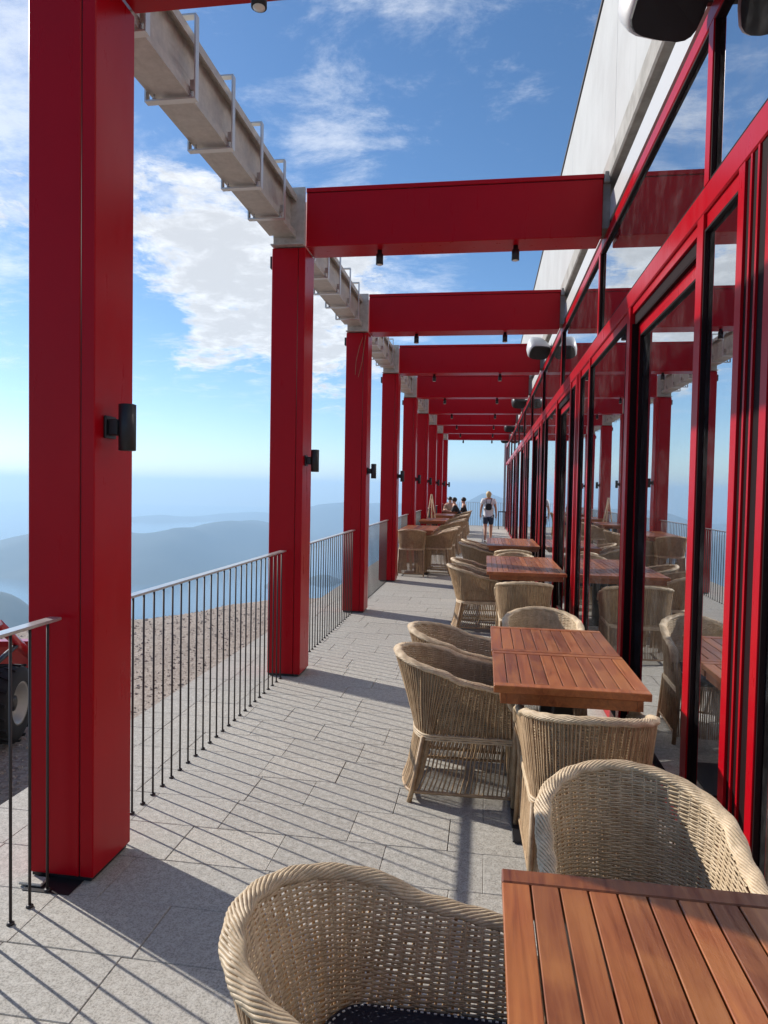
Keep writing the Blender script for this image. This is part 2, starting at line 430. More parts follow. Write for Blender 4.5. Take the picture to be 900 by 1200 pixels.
H += np.clip(H + 140, 0, 600) / 600 * 130 * fbm(LX / 1500, LY / 1500, 3) + 25 * fbm(LX / 500, LY / 500, 5)
tag(grid_mesh('hills', LX, LY, SEA_Z + H, M['land']), kind='structure')
sr_ = 44000
tag(MB().add([(-sr_, -8000, SEA_Z), (sr_, -8000, SEA_Z), (sr_, sr_, SEA_Z), (-sr_, sr_, SEA_Z)], [(0, 1, 2, 3)]).build('sea', M['sea']), kind='structure')

# ------------------------------------------------------------------ gravel plateau and the slope below it
gx = np.concatenate([np.linspace(-2.1, -14, 150), np.geomspace(14.2, 1700, 60) * -1]); gy = np.concatenate([-np.geomspace(1600, 7, 50), np.linspace(-6.5, 24, 260), np.geomspace(24.5, 1700, 55)])
GX_, GY_ = np.meshgrid(gx, gy)
def plateau_edge(x, y): return np.hypot(x * .93, y) - (8.3 + .58 * np.maximum(y, 2.) + .45 * fbm(x / 3, y / 3, 8, 4))
def ground_z(x, y):
    e = plateau_edge(x, y)
    z = -1.52 + .035 * fbm(x / 1.1, y / 1.1, 9, 5) + .010 * fbm(x / .3, y / .3, 4, 3) + .06 * np.clip((np.abs(x + 7) - 2) / 5, 0, 1)
    z -= np.where(e > 0, e * .62 + 1.2 * (1 - np.exp(-e / 3)), 0) + np.where(e > 4, (e - 4) * .11 * np.clip(fbm(x / 40, y / 40, 6, 4), -1, 1), 0)
    return z
tag(grid_mesh('gravel_ground', GX_, GY_, ground_z(GX_, GY_), M['gravel']), kind='structure')
st = MB(); cube = np.array([(x, y, z) for x in (-1, 1) for y in (-1, 1) for z in (-1, 1)], float)
cf = [(0, 1, 3, 2), (4, 6, 7, 5), (0, 4, 5, 1), (2, 3, 7, 6), (0, 2, 6, 4), (1, 5, 7, 3)]
n = 13000
sx_ = -2.5 - 10.5 * rng.random(n) ** 1.25; sy_ = 2 + 15 * rng.random(n)
keep = plateau_edge(sx_, sy_) < .4
for x, y in zip(sx_[keep], sy_[keep]):
    s = .007 + .013 * rng.random() ** 3
    q, _ = np.linalg.qr(rng.normal(size=(3, 3)))
    pts = (cube * (1 + .35 * rng.normal(size=(8, 3)) * .6) * np.array([1, .8, .6]) * s) @ q
    st.add(pts + np.array((x, y, float(ground_z(np.array(x), np.array(y))) + s * .3)), cf)
tag(st.build('loose_stones', M['stones']), 'scattered broken grey stones lying on the gravel plateau', 'stones', kind='stuff')

# ------------------------------------------------------------------ terrace floor: slabs laid in courses
floor = MB().box(-2.345, 9, -3, END_Y, -.36, -.014).build('terrace_floor', M['mortar']); tag(floor, kind='structure')
MB().box(-2.30, -2.05, -3, END_Y, -2.2, -.362).build('retaining_wall', M['concrete'], floor)
PITCH_Y = .2935; row0 = 2.094 - 6 * PITCH_Y
X_END = .90
far_slabs = MB(); nsl = 0
for k in range(int((END_Y - row0) / PITCH_Y)):
    y0 = row0 + k * PITCH_Y; y1 = y0 + PITCH_Y
    x = -2.35; cuts = [x]
    first = True
    while x < X_END - .05:
        L = random.choice([.30, .45, .45, .6, .6, .75]) if not first else random.choice([.27, .28])
        first = False
        x = min(x + L * random.uniform(.96, 1.04), X_END)
        if X_END - x < .16: x = X_END
        cuts.append(x)
    for a, b in zip(cuts[:-1], cuts[1:]):
        if a < -1.50 and b > -1.82 and y0 < 2.48 and y1 > 2.42 and a > -2.0 and k < 10: pass
        g = .0008; zt = random.uniform(-.0012, .0012)
        dx = [random.uniform(-.0008, .0008) for _ in range(4)]
        if k < 34 and nsl < 290:
            me = MB().box(a + g + dx[0], b - g + dx[1], y0 + g + dx[2], y1 - g + dx[3], -.013, zt, .0025)
            me.build('slab', M['stone'], floor); nsl += 1
        else:
            far_slabs.box(a + g, b - g, y0 + g, y1 - g, -.013, zt)
tag(far_slabs.build('far_slab', M['stone'], floor), kind='stuff')

MB().box(-1.765, -1.565, 2.375, 2.60, .0018, .0035).build('pocket_shade_sheet', M['black'], floor)  # flat black sheet painted as the shade inside a paving hole
MB().box(-1.80, -1.70, 2.40, 2.455, .004, .016, .004).build('stone_wedge', M['stone'], floor)
# ------------------------------------------------------------------ columns
def bx(x0, x1, y0, y1, z0, z1, b=0.): return MB().box(x0, x1, y0, y1, z0, z1, b)
col = thing('steel_column', 'red box clad steel column standing in the railing line', 'column', (XR, Y0, 0), 0, 'red columns along the terrace edge')
bx(-CW + .012, -.012, .012, CD - .012, .004, ZB - .02).build('core', M['black'], col)
bx(-CW, -.0625, 0, CD, .022, ZB - .006, .004).build('cladding_panel', M['red'], col)
bx(-.0585, 0, 0, CD, .022, ZB - .006, .004).build('cladding_panel', M['red'], col)
MB().tube([(-.0605, .006, .02), (-.0605, .006, ZB - .02)], .0016, 5).build('seam', M['black'], col)
bx(-CW - .035, -CW - .001, .05, .12, 3.44, 3.54, .004).build('junction_box', M['black'], col)
for (a, b) in ((-.26, .02), (-.05, .02), (-.26, CD - .05), (-.05, CD - .05)): bx(a, a + .03, b, b + .03, .001, .021).build('foot_bolt', M['galv_bright'], col)
ck = proto_list(col)
for i in range(1, NCOL): stamp(col, ck, (XR, Y0 + i * SP, 0), 0)

# ------------------------------------------------------------------ cross beams
XBE = .846
bm_ = thing('cross_beam', 'red box beam spanning from column head to the glass building', 'beam', (0, Y0, 0), 0, 'red beams across the terrace')
bx(XR + .001, XBE, .004, CD - .004, ZB, ZT - .038, .005).build('box_section', M['red'], bm_)
bx(XR + .001, XBE + .004, -.004, CD + .004, ZT - .034, ZT, .003).build('top_cap', M['red'], bm_)
bx(XR + .004, XBE - .004, .01, CD - .01, ZT - .039, ZT - .033).build('cap_joint', M['black'], bm_)
bx(XBE + .001, .905, .03, CD - .03, 3.66, 4.0).build('bearing_block', M['concrete'], bm_)
bx(XBE + .006, .898, -.01, CD + .01, 4.0, 4.085, .006).build('bearing_cap', M['concrete'], bm_)
bk = proto_list(bm_)
for i in range(1, NCOL): stamp(bm_, bk, (0, Y0 + i * SP, 0), 0)

# spotlights below the beams
M['lens'] = mat('spot_lens', (.75, .7, .6), .15)
sl_ = thing('spotlight', 'small black cylinder spotlight hanging under a red cross beam', 'spotlight', (-.92, Y0 + CD / 2, ZB), 0, 'black spotlights under the beams')
MB().lathe([(.020, -.002), (.020, -.03), (.030, -.034), (.031, -.118), (.026, -.118)], seg=16).build('housing', M['black'], sl_)
MB().lathe([(.024, -.1175), (.024, -.121), (.010, -.123)], seg=14).build('lens', M['lens'], sl_)
sk = proto_list(sl_)
for i in range(NCOL):
    for x in (-.92, .195):
        if i == 0 and x < 0: continue
        stamp(sl_, sk, (x, Y0 + i * SP + CD / 2, ZB), 0)

# wall lamps on the columns
wl = thing('wall_lamp', 'black cylinder wall lamp on a short arm fixed to red column', 'lamp', (XR, Y0 + .10, 1.83), 0, 'cylinder lamps on the columns')
bx(.001, .012, -.04, .04, -.045, .045, .003).build('back_plate', M['black'], wl)
bx(.012, .052, -.026, .026, -.032, .032, .004).build('arm', M['black'], wl)
MB().lathe([(.028, -.094), (.034, -.092), (.034, .092), (.028, .094)], (.082, 0, 0), 20).build('cylinder_housing', M['black'], wl)
wk = proto_list(wl)
for i in range(1, NCOL): stamp(wl, wk, (XR, Y0 + i * SP + .10, 1.83), 0)

# ------------------------------------------------------------------ edge beam with its ring hangers
eb = thing('edge_beam', 'galvanised steel edge girder with rectangular hanger rings between column heads', 'girder', (0, Y0 + CD, 0), 0, 'galvanised girders on the column heads')
L = SP - CD
xa, xb = -1.775, -1.605
bx(xa, xb, .0, L, 3.665, 3.682).build('bottom_flange', M['galv'], eb)
bx(xa, xb, .0, L, 3.985, 4.003).build('top_flange', M['galv'], eb)
bx(-1.655, -1.643, .0, L, 3.682, 3.985).build('web', M['galv'], eb)
bx(xb + .0005, xb + .012, .0, L, 3.655, 3.705).build('lip', M['galv'], eb)
bx(xb + .0005, xb + .012, .0, L, 3.955, 4.008).build('lip', M['galv'], eb)
bx(xa - .055, xa - .001, 0, L, 3.69, 3.70).build('side_angle', M['galv'], eb)
bx(xa - .012, xa - .001, 0, L, 3.701, 3.99).build('side_angle', M['galv'], eb)
for y in (-.020 - CD + .002, L - .018):
    pass
bx(-1.79, -1.522, -.021, -.005, 3.60, 4.07, .002).build('end_plate', M['galv'], eb)
bx(-1.79, -1.522, L - .02, L - .003, 3.60, 4.07, .002).build('end_plate', M['galv'], eb)
bx(-1.80, -1.525, L - .06, L + CD - .03, 3.594, 3.602).build('bearing_plate', M['galv'], eb)
for k in range(5):
    y = .16 + k * .527
    h_ = MB()
    x0, x1, z0, z1, t_, wd = -1.842, -1.556, 3.636, 4.075, .009, .042
    h_.box(x1 - t_, x1, y, y + wd, z0, z1); h_.box(x0, x0 + t_, y, y + wd, z0, z1)
    h_.box(x0 + t_, x1 - t_, y, y + wd, z0, z0 + t_); h_.box(x0 + t_, x1 - t_, y, y + wd, z1 - t_, z1)
    ho = h_.build('hanger_ring', M['galv_bright'], eb)
    nb = MB()
    for bxx in (x0 + .045, x1 - .035):
        nb.lathe([(.011, 0), (.011, .014)], (bxx, y + wd / 2, z0 + t_), 6); nb.lathe([(.005, .014), (.005, .035)], (bxx, y + wd / 2, z0 + t_), 6)
    nb.build('bolt', M['galv_bright'], ho)
    bx(xb + .013, x1 - t_ - .001, y + .012, y + .030, 3.69, 3.74).build('packer', M['galv'], ho)
ek = proto_list(eb)
for i in range(1, NCOL - 1): stamp(eb, ek, (0, Y0 + CD + i * SP, 0), 0)

# ------------------------------------------------------------------ railing sections
XRAIL = -1.665
def railing(y0, y1, label_loc):
    t = thing('railing', 'dark steel baluster railing with flat handrail between two red columns', 'railing', (XRAIL, y0, 0), 0, 'railing sections along the terrace edge')
    L = y1 - y0
    return t, L
Lr = SP - CD - .045
ra = thing('railing', 'dark steel baluster railing with flat handrail running between red columns', 'railing', (XRAIL, Y0 + CD + .02, 0), 0, 'railing sections along the terrace edge')
bx(-.026, .026, 0, Lr, 1.062, 1.074, .002).build('handrail', M['rail'], ra)
bme = MB().lathe([(.0055, .0), (.0055, 1.0615)], seg=8); bme.lathe([(.014, .0), (.013, .007), (.006, .010)], seg=8)
bmesh_ = bme.mesh('baluster'); bmesh_.materials.append(M['dark_steel'])
nb_ = int((Lr - .1) / .1005)
for k in range(nb_ + 1):
    y = .05 + k * (Lr - .1) / nb_
    obj('baluster', bmesh_, None, ra, (0, y, .0015))
rk = proto_list(ra)
for i in [-1] + list(range(1, NCOL - 1)): stamp(ra, rk, (XRAIL, Y0 + CD + .02 + i * SP, 0), 0)
er = stamp(ra, rk, (XRAIL, Y0 + CD + .02 + (NCOL - 1) * SP, 0), 0)
er2 = stamp(ra, rk, (.95, END_Y - .4, 0), R(90), 'dark steel baluster railing closing the far end of the terrace')
if 'group' in er2: del er2['group']

# ------------------------------------------------------------------ building with glass front
bd = thing('restaurant_building', 'long restaurant building with red framed glass front under white rendered wall', 'building', (0, 0, 0))
def bp(name, x0, x1, y0, y1, z0, z1, m_, b=0.): return bx(x0, x1, y0, y1, z0, z1, b).build(name, M[m_], bd)
YB0, YB1 = -3.0, END_Y - .5
bp('parapet_wall', .965, 1.25, YB0, YB1, 4.225, 6.02, 'dark_steel')
yy = YB0
while yy < YB1 - .1:
    bp('wall_panel', .95, .9645, yy + .004, min(yy + 2.9, YB1) - .004, 4.226, 6.019, 'render', .002); yy += 2.9
bp('coping', .935, 1.30, YB0, YB1, 6.021, 6.06, 'dark_steel')
bp('ledge', .885, 1.25, YB0, YB1, 4.03, 4.222, 'concrete', .012)
bp('recess', .99, 1.25, YB0, YB1, 3.90, 4.029, 'black')
bp('fascia_strip', .905, 1.25, YB0, YB1, 3.725, 3.899, 'white')
bp('recess', .93, 1.25, YB0, YB1, 3.655, 3.724, 'dark_steel')
bp('roof', 1.26, 9, YB0, YB1, 4.5, 4.8, 'concrete')
bp('rear_wall', 7.0, 7.2, YB0, YB1, 0, 4.49, 'interior')
bp('end_wall', 1.06, 6.99, YB1 - .2, YB1 - .02, 0, 4.49, 'interior')
bp('end_wall', 1.06, 6.99, YB0, YB0 + .2, 0, 4.49, 'interior')
bp('ceiling', 1.06, 6.99, YB0 + .21, YB1 - .21, 3.7, 3.75, 'interior')
bp('indoor_floor', 1.06, 6.99, YB0 + .21, YB1 - .21, -.013, .004, 'interior_floor')
bp('corner_post', .80, .90, YB1 + .01, YB1 + .11, 0, 3.9, 'grey_shell')
# rails running the whole length
bp('head_rail', FX, 1.05, YB0, YB1, 3.565, 3.645, 'red_frame', .006)
bp('transom', FX, 1.05, YB0, YB1, 2.79, 2.903, 'red_frame', .006)
# sill
per = 4.51; doors = [3.16 + per * i for i in range(-1, 7)]
def frame(name, x0, x1, y0, y1, z0, z1, par=bd): return bx(x0, x1, y0, y1, z0, z1, .0008).build(name, M['red_frame'], par)
def gasket_shade(x, y0, y1, z0, z1, par):  # glazing gasket strips, black also to paint shade on mullion sides
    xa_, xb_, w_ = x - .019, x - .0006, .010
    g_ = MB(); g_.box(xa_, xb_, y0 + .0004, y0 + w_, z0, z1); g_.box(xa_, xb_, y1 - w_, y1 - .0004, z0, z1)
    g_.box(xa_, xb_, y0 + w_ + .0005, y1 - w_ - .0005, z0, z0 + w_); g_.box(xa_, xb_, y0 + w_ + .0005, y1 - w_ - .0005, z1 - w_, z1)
    g_.build('gasket_shade', M['gasket_shade'], par)
def pane(x, y0, y1, z0, z1, par=bd):
    return bx(x, x + .008, y0 - .012, y1 + .012, z0 - .012, z1 + .012).build('glass_pane', M['glass'], par), gasket_shade(x, y0, y1, z0, z1, par)
for y0 in doors:
    yd0, yd1 = y0, y0 + 1.47
    if yd0 > YB1 - 1.7: break
    nxt = y0 + per; mid = y0 + 3.10
    # jambs of the recess
    frame('mullion', FX, 1.045, yd0 - .085, yd0, .0, 2.789)
    frame('mullion', FX, 1.045, yd1 - .085, yd1, .0, 2.789)
    frame('mullion', FX + .008, 1.03, yd1 + .012, yd1 + .05, .0, 2.789)
    # stepped head above the door
    frame('door_head', .900, 1.045, yd0 + .001, yd1 - .086, 2.742, 2.789)
    bx(.915, 1.045, yd0 + .001, yd1 - .086, 2.68, 2.741).build('door_head', M['gasket_shade'], bd)  # lower step coloured black as painted shade under the head
    bx(FX + .014, .9385, yd1 - .0925, yd1 - .0865, .0, 2.679).build('reveal_shade', M['gasket_shade'], bd)  # black liners paint the shade of the door recess
    bx(.9165, .9385, yd0 + .002, yd1 - .094, 2.673, 2.6795).build('reveal_shade', M['gasket_shade'], bd)
    dr = frame('door', .94, .985, yd0 + .001, yd0 + .06, .03, 2.679)
    bx(.94, .985, yd1 - .146, yd1 - .087, .03, 2.679, .003).build('door_stile', M['red_frame'], dr)
    bx(.94, .985, yd0 + .061, yd1 - .147, 2.60, 2.679, .003).build('door_rail', M['red_frame'], dr)
    bx(.94, .985, yd0 + .061, yd1 - .147, .03, .13, .003).build('door_rail', M['red_frame'], dr)
    bx(.912, .926, yd0 + .02, yd0 + .04, .9, 1.3, .004).build('handle', M['black'], dr)
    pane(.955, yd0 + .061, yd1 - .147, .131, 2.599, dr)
    # fixed lights
    frame('mullion', FX, 1.03, mid - .024, mid + .025, .0, 2.789)
    frame('mullion', FX, 1.03, nxt - .55, nxt - .49, .0, 2.789)
    frame('mullion', FX + .002, 1.03, nxt - .612, nxt - .597, .0, 2.789)
    frame('mullion', FX + .002, 1.03, nxt - .677, nxt - .662, .0, 2.789)
    frame('mullion', FX, 1.03, nxt - .81, nxt - .755, .0, 2.789)
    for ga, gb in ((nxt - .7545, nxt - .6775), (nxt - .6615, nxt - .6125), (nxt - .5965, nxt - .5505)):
        bx(FX + .010, 1.028, ga, gb, .0, 2.789).build('gap_shade_fill', M['gasket_shade'], bd)  # black fill stands in for shade between the mullions
    for a, b in ((yd1 + .051, mid - .025), (mid + .026, nxt - .811), (nxt - .489, nxt - .086)):
        frame('sill', FX + .012, 1.03, a, b, .0, .09)
        frame('glazing_head', FX + .014, 1.03, a, b, 2.72, 2.789)
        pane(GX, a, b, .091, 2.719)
ym = 3.055 - 2.8 * 2
ups = []
while ym < YB1: ups.append(ym); ym += 2.8
for a in ups: frame('upper_mullion', FX, 1.04, a - .03, a + .03, 2.904, 3.564)
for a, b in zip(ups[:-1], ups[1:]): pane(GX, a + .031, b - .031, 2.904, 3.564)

# ------------------------------------------------------------------ loudspeakers on the facade
spk = thing('loudspeaker', 'pale loudspeaker with black grille bracketed to the facade above the windows', 'speaker', (.66, 3.05, 3.68), 0, 'facade loudspeakers')
prof = []
cab = MB()
V = []; nn = 9
for s, (hw, hh) in enumerate([(.165, .105), (.18, .115), (.165, .11), (.12, .085), (.06, .05)]):
    y = [-.13, -.10, 0, .10, .15][s]
    for k in range(20):
        a = 2 * math.pi * k / 20
        e = .55
        V.append((hw * math.copysign(abs(math.cos(a)) ** e, math.cos(a)), y, hh * math.copysign(abs(math.sin(a)) ** e, math.sin(a))))
cab.add(V, [(i * 20 + k, i * 20 + (k + 1) % 20, (i + 1) * 20 + (k + 1) % 20, (i + 1) * 20 + k) for i in range(4) for k in range(20)] + [tuple(range(20)), tuple(80 + k for k in range(20))[::-1]], True)
cab.fix = True
tilt = Matrix.Rotation(R(28), 4, 'X') @ Matrix.Rotation(0, 4, 'Z')
co = cab.build('cabinet', M['grey_shell'], spk); co.rotation_euler = (R(46), 0, R(20)); co.scale = (.92, 1.15, 1.05)
gr = MB().add([(1.0 * v[0], -.134 - .010 * (1 - (v[0] / .166) ** 2), 1.0 * v[2]) for v in V[:20]] + [(1.03 * v[0], -.115, 1.03 * v[2]) for v in V[:20]], [tuple(range(20))] + [(k, (k + 1) % 20, 20 + (k + 1) % 20, 20 + k) for k in range(20)])
gr.fix = True
gr.build('grille', M['grille'], co)
bx(.12, .235, .02, .05, -.02, .02, .003).build('bracket', M['black'], spk)
spk['label'] = 'pale loudspeaker with black grille on the facade close to the single square table'
spkk = proto_list(spk)
for k, y in enumerate((10.3, 16.3, 22.8, 28.0)):
    s = stamp(spk, spkk, (.70, y, 3.74), 0, 'black loudspeaker with grille bracketed to the far part of the facade' if k else 'pale loudspeaker with black grille on the facade above the long table after the joined pair')
    if k:
        for ch in KIDS(s):
            if ch.name.startswith('cabinet'):
                ch.material_slots[0].link = 'OBJECT'; ch.material_slots[0].material = M['black']
        s['group'] = 'black facade loudspeakers'

# ------------------------------------------------------------------ tables
def table(x0, x1, y0, y1, z, label, group=None, lite=False):
    t = thing('slatted_table', label, 'table', ((x0 + x1) / 2, (y0 + y1) / 2, 0), 0, group)
    w, l = (x1 - x0) / 2, (y1 - y0) / 2
    er_ = .052
    for s in (-1, 1):
        b = bx(-w, w, (l - er_) if s > 0 else -l, l if s > 0 else (-l + er_), z - .034, z, .003).build('end_rail', M['wood'], t)
    n = round((x1 - x0) / .061); pw = (x1 - x0) / n
    for k in range(n):
        a = -w + k * pw; zj = random.uniform(-.0012, 0)
        bx(a + (0 if k == 0 else .0022), a + pw - (0 if k == n - 1 else .0022), -l + er_ + .0015, l - er_ - .0015, z - .026, z - .001 + zj, .0018).build('slat', M['wood'], t)
    ap = MB()
    ap.box(-w + .03, -w + .055, -l + .02, l - .02, z - .085, z - .035); ap.box(w - .055, w - .03, -l + .02, l - .02, z - .085, z - .035)
    ap.box(-w + .056, w - .056, -l + .02, -l + .045, z - .085, z - .035); ap.box(-w + .056, w - .056, l - .045, l - .02, z - .085, z - .035)
    ap.build('apron', M['wood'], t)
    ys = [0] if l < .5 else [-l * .55, l * .55]
    for y in ys:
        bx(-.045, .045, y - .045, y + .045, .016, z - .04, .004).build('pedestal', M['black'], t)
        bx(-.23, .23, y - .23, y + .23, .003, .015, .003).build('base_plate', M['black'], t)
        bx(-.2, .2, y - .03, y + .03, z - .040, z - .0345).build('top_plate', M['black'], t)
    return t
table(.055, .720, .865, 1.530, .75, 'single square slatted hardwood table between two high backed wicker chairs, standing apart')
table(.055, .720, 2.990, 3.650, .75, 'square slatted hardwood table with a reed chair back at its free end')
table(.050, .715, 3.656, 4.310, .75, 'square slatted hardwood table joined behind another square one by the facade')
table(.030, .855, 7.22, 9.02, .75, 'long slatted hardwood table by the facade next after the joined square pair')
table(.040, .860, 10.74, 12.5, .75, 'long slatted hardwood table by the facade nearest the walking woman')
TL = [(12.55, 14.3), (16.6, 18.3), (20.2, 21.9), (23.9, 25.6)]
for k, (a, b) in enumerate(TL):
    table(-1.61, -.95, a, b, .85, 'tall slatted hardwood table along the railing with wicker chairs on its open side', 'railing side tables')

# ------------------------------------------------------------------ wicker chairs
def u_curve(ts, w, f, c, b, p=2.08):
    """plan outline from left front round the back to right front; ts in 0..1"""
    out = []
    for t in ts:
        if t < .27: out.append((f + (c - f) * t / .27, -w))
        elif t > .73: out.append((f + (c - f) * (1 - t) / .27, w))
        else:
            th = (t - .5) / .23 * math.pi / 2
            s, q = math.sin(th), math.cos(th)
            out.append((c - b * abs(q) ** (2 / p), w * math.copysign(abs(s) ** (2 / p), s)))
    return np.array(out)
def even_ts(w, f, c, b, n):
    ts = np.linspace(0, 1, 800); P = u_curve(ts, w, f, c, b); s = np.concatenate([[0], np.cumsum(np.linalg.norm(np.diff(P, axis=0), axis=1))])
    return np.interp(np.linspace(0, s[-1], n), s, ts), s[-1]
def make_chair(tall):
    dz = .13 if tall else 0.
    WA = .335 + dz * 1.25           # waist band height
    def rimz(t):
        e = abs(np.asarray(t) - .5) * 2
        return .735 + dz - .085 * np.clip(e / .55, 0, 1) ** 1.6 - .055 * np.clip((e - .45) / .5, 0, 1) - .10 * np.clip((e - .90) / .10, 0, 1) ** 2
    RIM = (.268, .275, -.065, .285); WST = (.228, .283, -.135, .100); BOT = (.236, .270, -.212, .080)
    root = thing('wicker_chair', 'x', 'chair')
    # outer reeds
    ts, _ = even_ts(*RIM, 96); mb = MB()
    A = u_curve(ts, *RIM); B_ = u_curve(ts, *WST); D_ = u_curve(ts, *BOT)
    for i, t in enumerate(ts):
        zt = rimz(t) - .008; j = rng.normal(0, .0013, 6); r_ = .0034 + .0011 * rng.random()
        zb = .045 + .006 * rng.random()
        mid = (A[i] * .42 + B_[i] * .58)
        mb.tube([(A[i][0] + j[0], A[i][1] + j[1], zt), (mid[0] + j[4], mid[1] + j[5], zt * .45 + WA * .55), (B_[i][0] + j[2], B_[i][1] + j[3], WA), (B_[i][0] * .45 + D_[i][0] * .55 + j[4], B_[i][1] * .45 + D_[i][1] * .55, WA * .4), (D_[i][0] + j[0], D_[i][1] + j[1], zb)], [r_, r_, r_ * .9, r_, r_], 4, cap=False)
    for k in range(38):        # front apron below the seat
        y = -.235 + k * .47 / 37
        mb.tube([(.276, y, .375 + dz), (.270, y + rng.normal(0, .001), .045)], .0042, 4, cap=False)
    tag(mb.build('outer_reeds', M['reed'], root), kind='stuff')
    # inner weave
    SEAT = .385 + dz
    INT = (.243, .262, -.065, .255); INB = (.212, .262, -.075, .165)
    mw = MB(); nst = 40; per_ = 4
    tt, Lp = even_ts(*INT, nst * per_ + 1)
    Pt = u_curve(tt, *INT); Pb = u_curve(tt, *INB)
    zr = rimz(tt)
    N2 = np.gradient(Pt, axis=0); N2 = np.stack([N2[:, 1], -N2[:, 0]], 1); N2 /= np.linalg.norm(N2, axis=1)[:, None]
    rows = int((.735 + dz - SEAT) / .0057) + 2
    ph = np.arange(len(tt)) / per_ * math.pi
    for r_ in range(rows):
        z = SEAT - .01 + r_ * .0057 + rng.normal(0, .0004)
        fr = np.clip((z - SEAT) / (.73 + dz - SEAT), 0, 1)
        amp = .0026 * np.sin(ph + (math.pi if r_ % 2 else 0))
        P = Pb * (1 - fr) + Pt * fr + N2 * amp[:, None]
        ok = z < zr - .004
        if ok.sum() < 4: continue
        # contiguous runs
        idx = np.where(ok)[0]; runs = np.split(idx, np.where(np.diff(idx) > 1)[0] + 1)
        for q in runs:
            if len(q) < 3: continue
            zz = z + .0011 * np.sin(ph[q] * .5 + r_) 
            mw.tube(np.column_stack([P[q], zz]), .0030 + .0003 * rng.random(), 4, cap=False, flat=1.05)
    for i in range(0, len(tt), per_):
        a, b = Pt[i], Pb[i]
        zt = zr[i] - .004; fr = (zt - SEAT) / (.73 + dz - SEAT); top = b * (1 - fr) + a * fr
        mw.tube([(b[0], b[1], SEAT - .02), (top[0], top[1], zt)], .0036, 5, cap=False)
    tag(mw.build('inner_weave', M['wicker'], root), kind='stuff')
    # braided rim
    mr = MB(); ns = 420; t2, Lr_ = even_ts(.257, .272, -.065, .272, ns)
    Pc = u_curve(t2, .257, .272, -.065, .272); Z = rimz(t2)
    K = np.ones(15) / 15; Zs = np.convolve(np.pad(Z, 7, mode='edge'), K, 'valid')
    cen = np.column_stack([Pc, Zs]); T = np.gradient(cen, axis=0); T /= np.linalg.norm(T, axis=1)[:, None]
    S = np.cross(T, (0, 0, 1.)); S /= np.linalg.norm(S, axis=1)[:, None]; U = np.cross(S, T)
    s_ = np.linspace(0, Lr_, ns)
    for dirn in (1,):
        for k in range(13):
            a = dirn * (s_ / .25 * 2 * math.pi) + k * 2 * math.pi / 13
            wv = 1 + .11 * np.sin(s_ / .0262 * math.pi + (0 if dirn > 0 else math.pi) + k)
            P = cen + S * (np.cos(a) * .0205 * wv)[:, None] + U * (np.sin(a) * .0118 * wv)[:, None]
            mr.tube(P[::2], .0046, 5, cap=True)
    mr.tube(cen[::6], .0145, 6)
    mr.build('braided_rim', M['wicker'], root)
    # waist band, hoop, legs
    t3, _ = even_ts(*WST, 90)
    Pw = u_curve(t3, WST[0] + .006, WST[1], WST[2], WST[3] + .006); mb = MB()
    for o_ in (-.011, 0, .011):
        mb.tube(np.column_stack([Pw, WA + o_ + .001 * np.sin(np.arange(90) * .9 + o_ * 300)]), .0068, 5)
    mb.build('waist_band', M['wicker'], root)
    Pd = u_curve(t3, *BOT)
    MB().tube(np.column_stack([Pd, np.full(90, .052)]), .0085, 6).build('base_hoop', M['reed'], root)
    for s in (-1, 1):
        MB().tube([(.283, s * .252, .0), (.287, s * .238, WA), (.284, s * .257, float(rimz(.02)) - .03)], [.0135, .0125, .012], 8).build('leg', M['reed'], root)
        MB().tube([(-.242, s * .242, .0), (-.228, s * .238, .06), (-.178, s * .226, WA)], [.0135, .013, .012], 8).build('leg', M['reed'], root)
    sp_ = MB(); q = u_curve(np.linspace(0, 1, 40), .215, .262, -.125, .12)
    sp_.prism([tuple(x) for x in q], SEAT - .035, SEAT - .012, 'z'); sp_.build('seat_panel', M['reed'], root)
    # cushion: rounded
    cu = MB(); Vc = []; pr = [(.90, 0), (.985, .008), (1.0, .025), (.985, .042), (.93, .052), (.5, .056)]
    q = u_curve(np.linspace(0, 1, 44), .198, .25, -.11, .105)
    cen2 = np.array((.06, 0))
    for sc2, z in pr:
        for x in q:
            p = cen2 + (x - cen2) * sc2; Vc.append((p[0], p[1], SEAT - .010 + z))
    nq = len(q); fc = [(i * nq + k, i * nq + (k + 1) % nq, (i + 1) * nq + (k + 1) % nq, (i + 1) * nq + k) for i in range(len(pr) - 1) for k in range(nq)]
    fc += [tuple(range(nq))[::-1], tuple((len(pr) - 1) * nq + k for k in range(nq))]
    cu.add(Vc, fc, True); cu.fix = True
    cuo = cu.build('seat_cushion', M['cushion'], root)
    stc = MB(); q2, _ = even_ts(.17, .22, -.1, .09, 74); Q = u_curve(q2, .178, .235, -.098, .095)
    for k, x in enumerate(Q[:-1]):
        dd = Q[k + 1] - x; dd = dd / (np.linalg.norm(dd) + 1e-9) * .0035; nv = np.array((-dd[1], dd[0])) * .42
        for off in (0,):
            p4 = [x - dd - nv, x + dd - nv, x + dd + nv, x - dd + nv]
            stc.add([(*p, SEAT + .0425) for p in p4] + [(*p, SEAT + .0445) for p in p4], [(4, 5, 6, 7), (0, 1, 5, 4), (1, 2, 6, 5), (2, 3, 7, 6), (3, 0, 4, 7)])
    stc.build('stitching', M['thread'], cuo)
    return root, proto_list(root)
ch_proto, ch_k = make_chair(False)
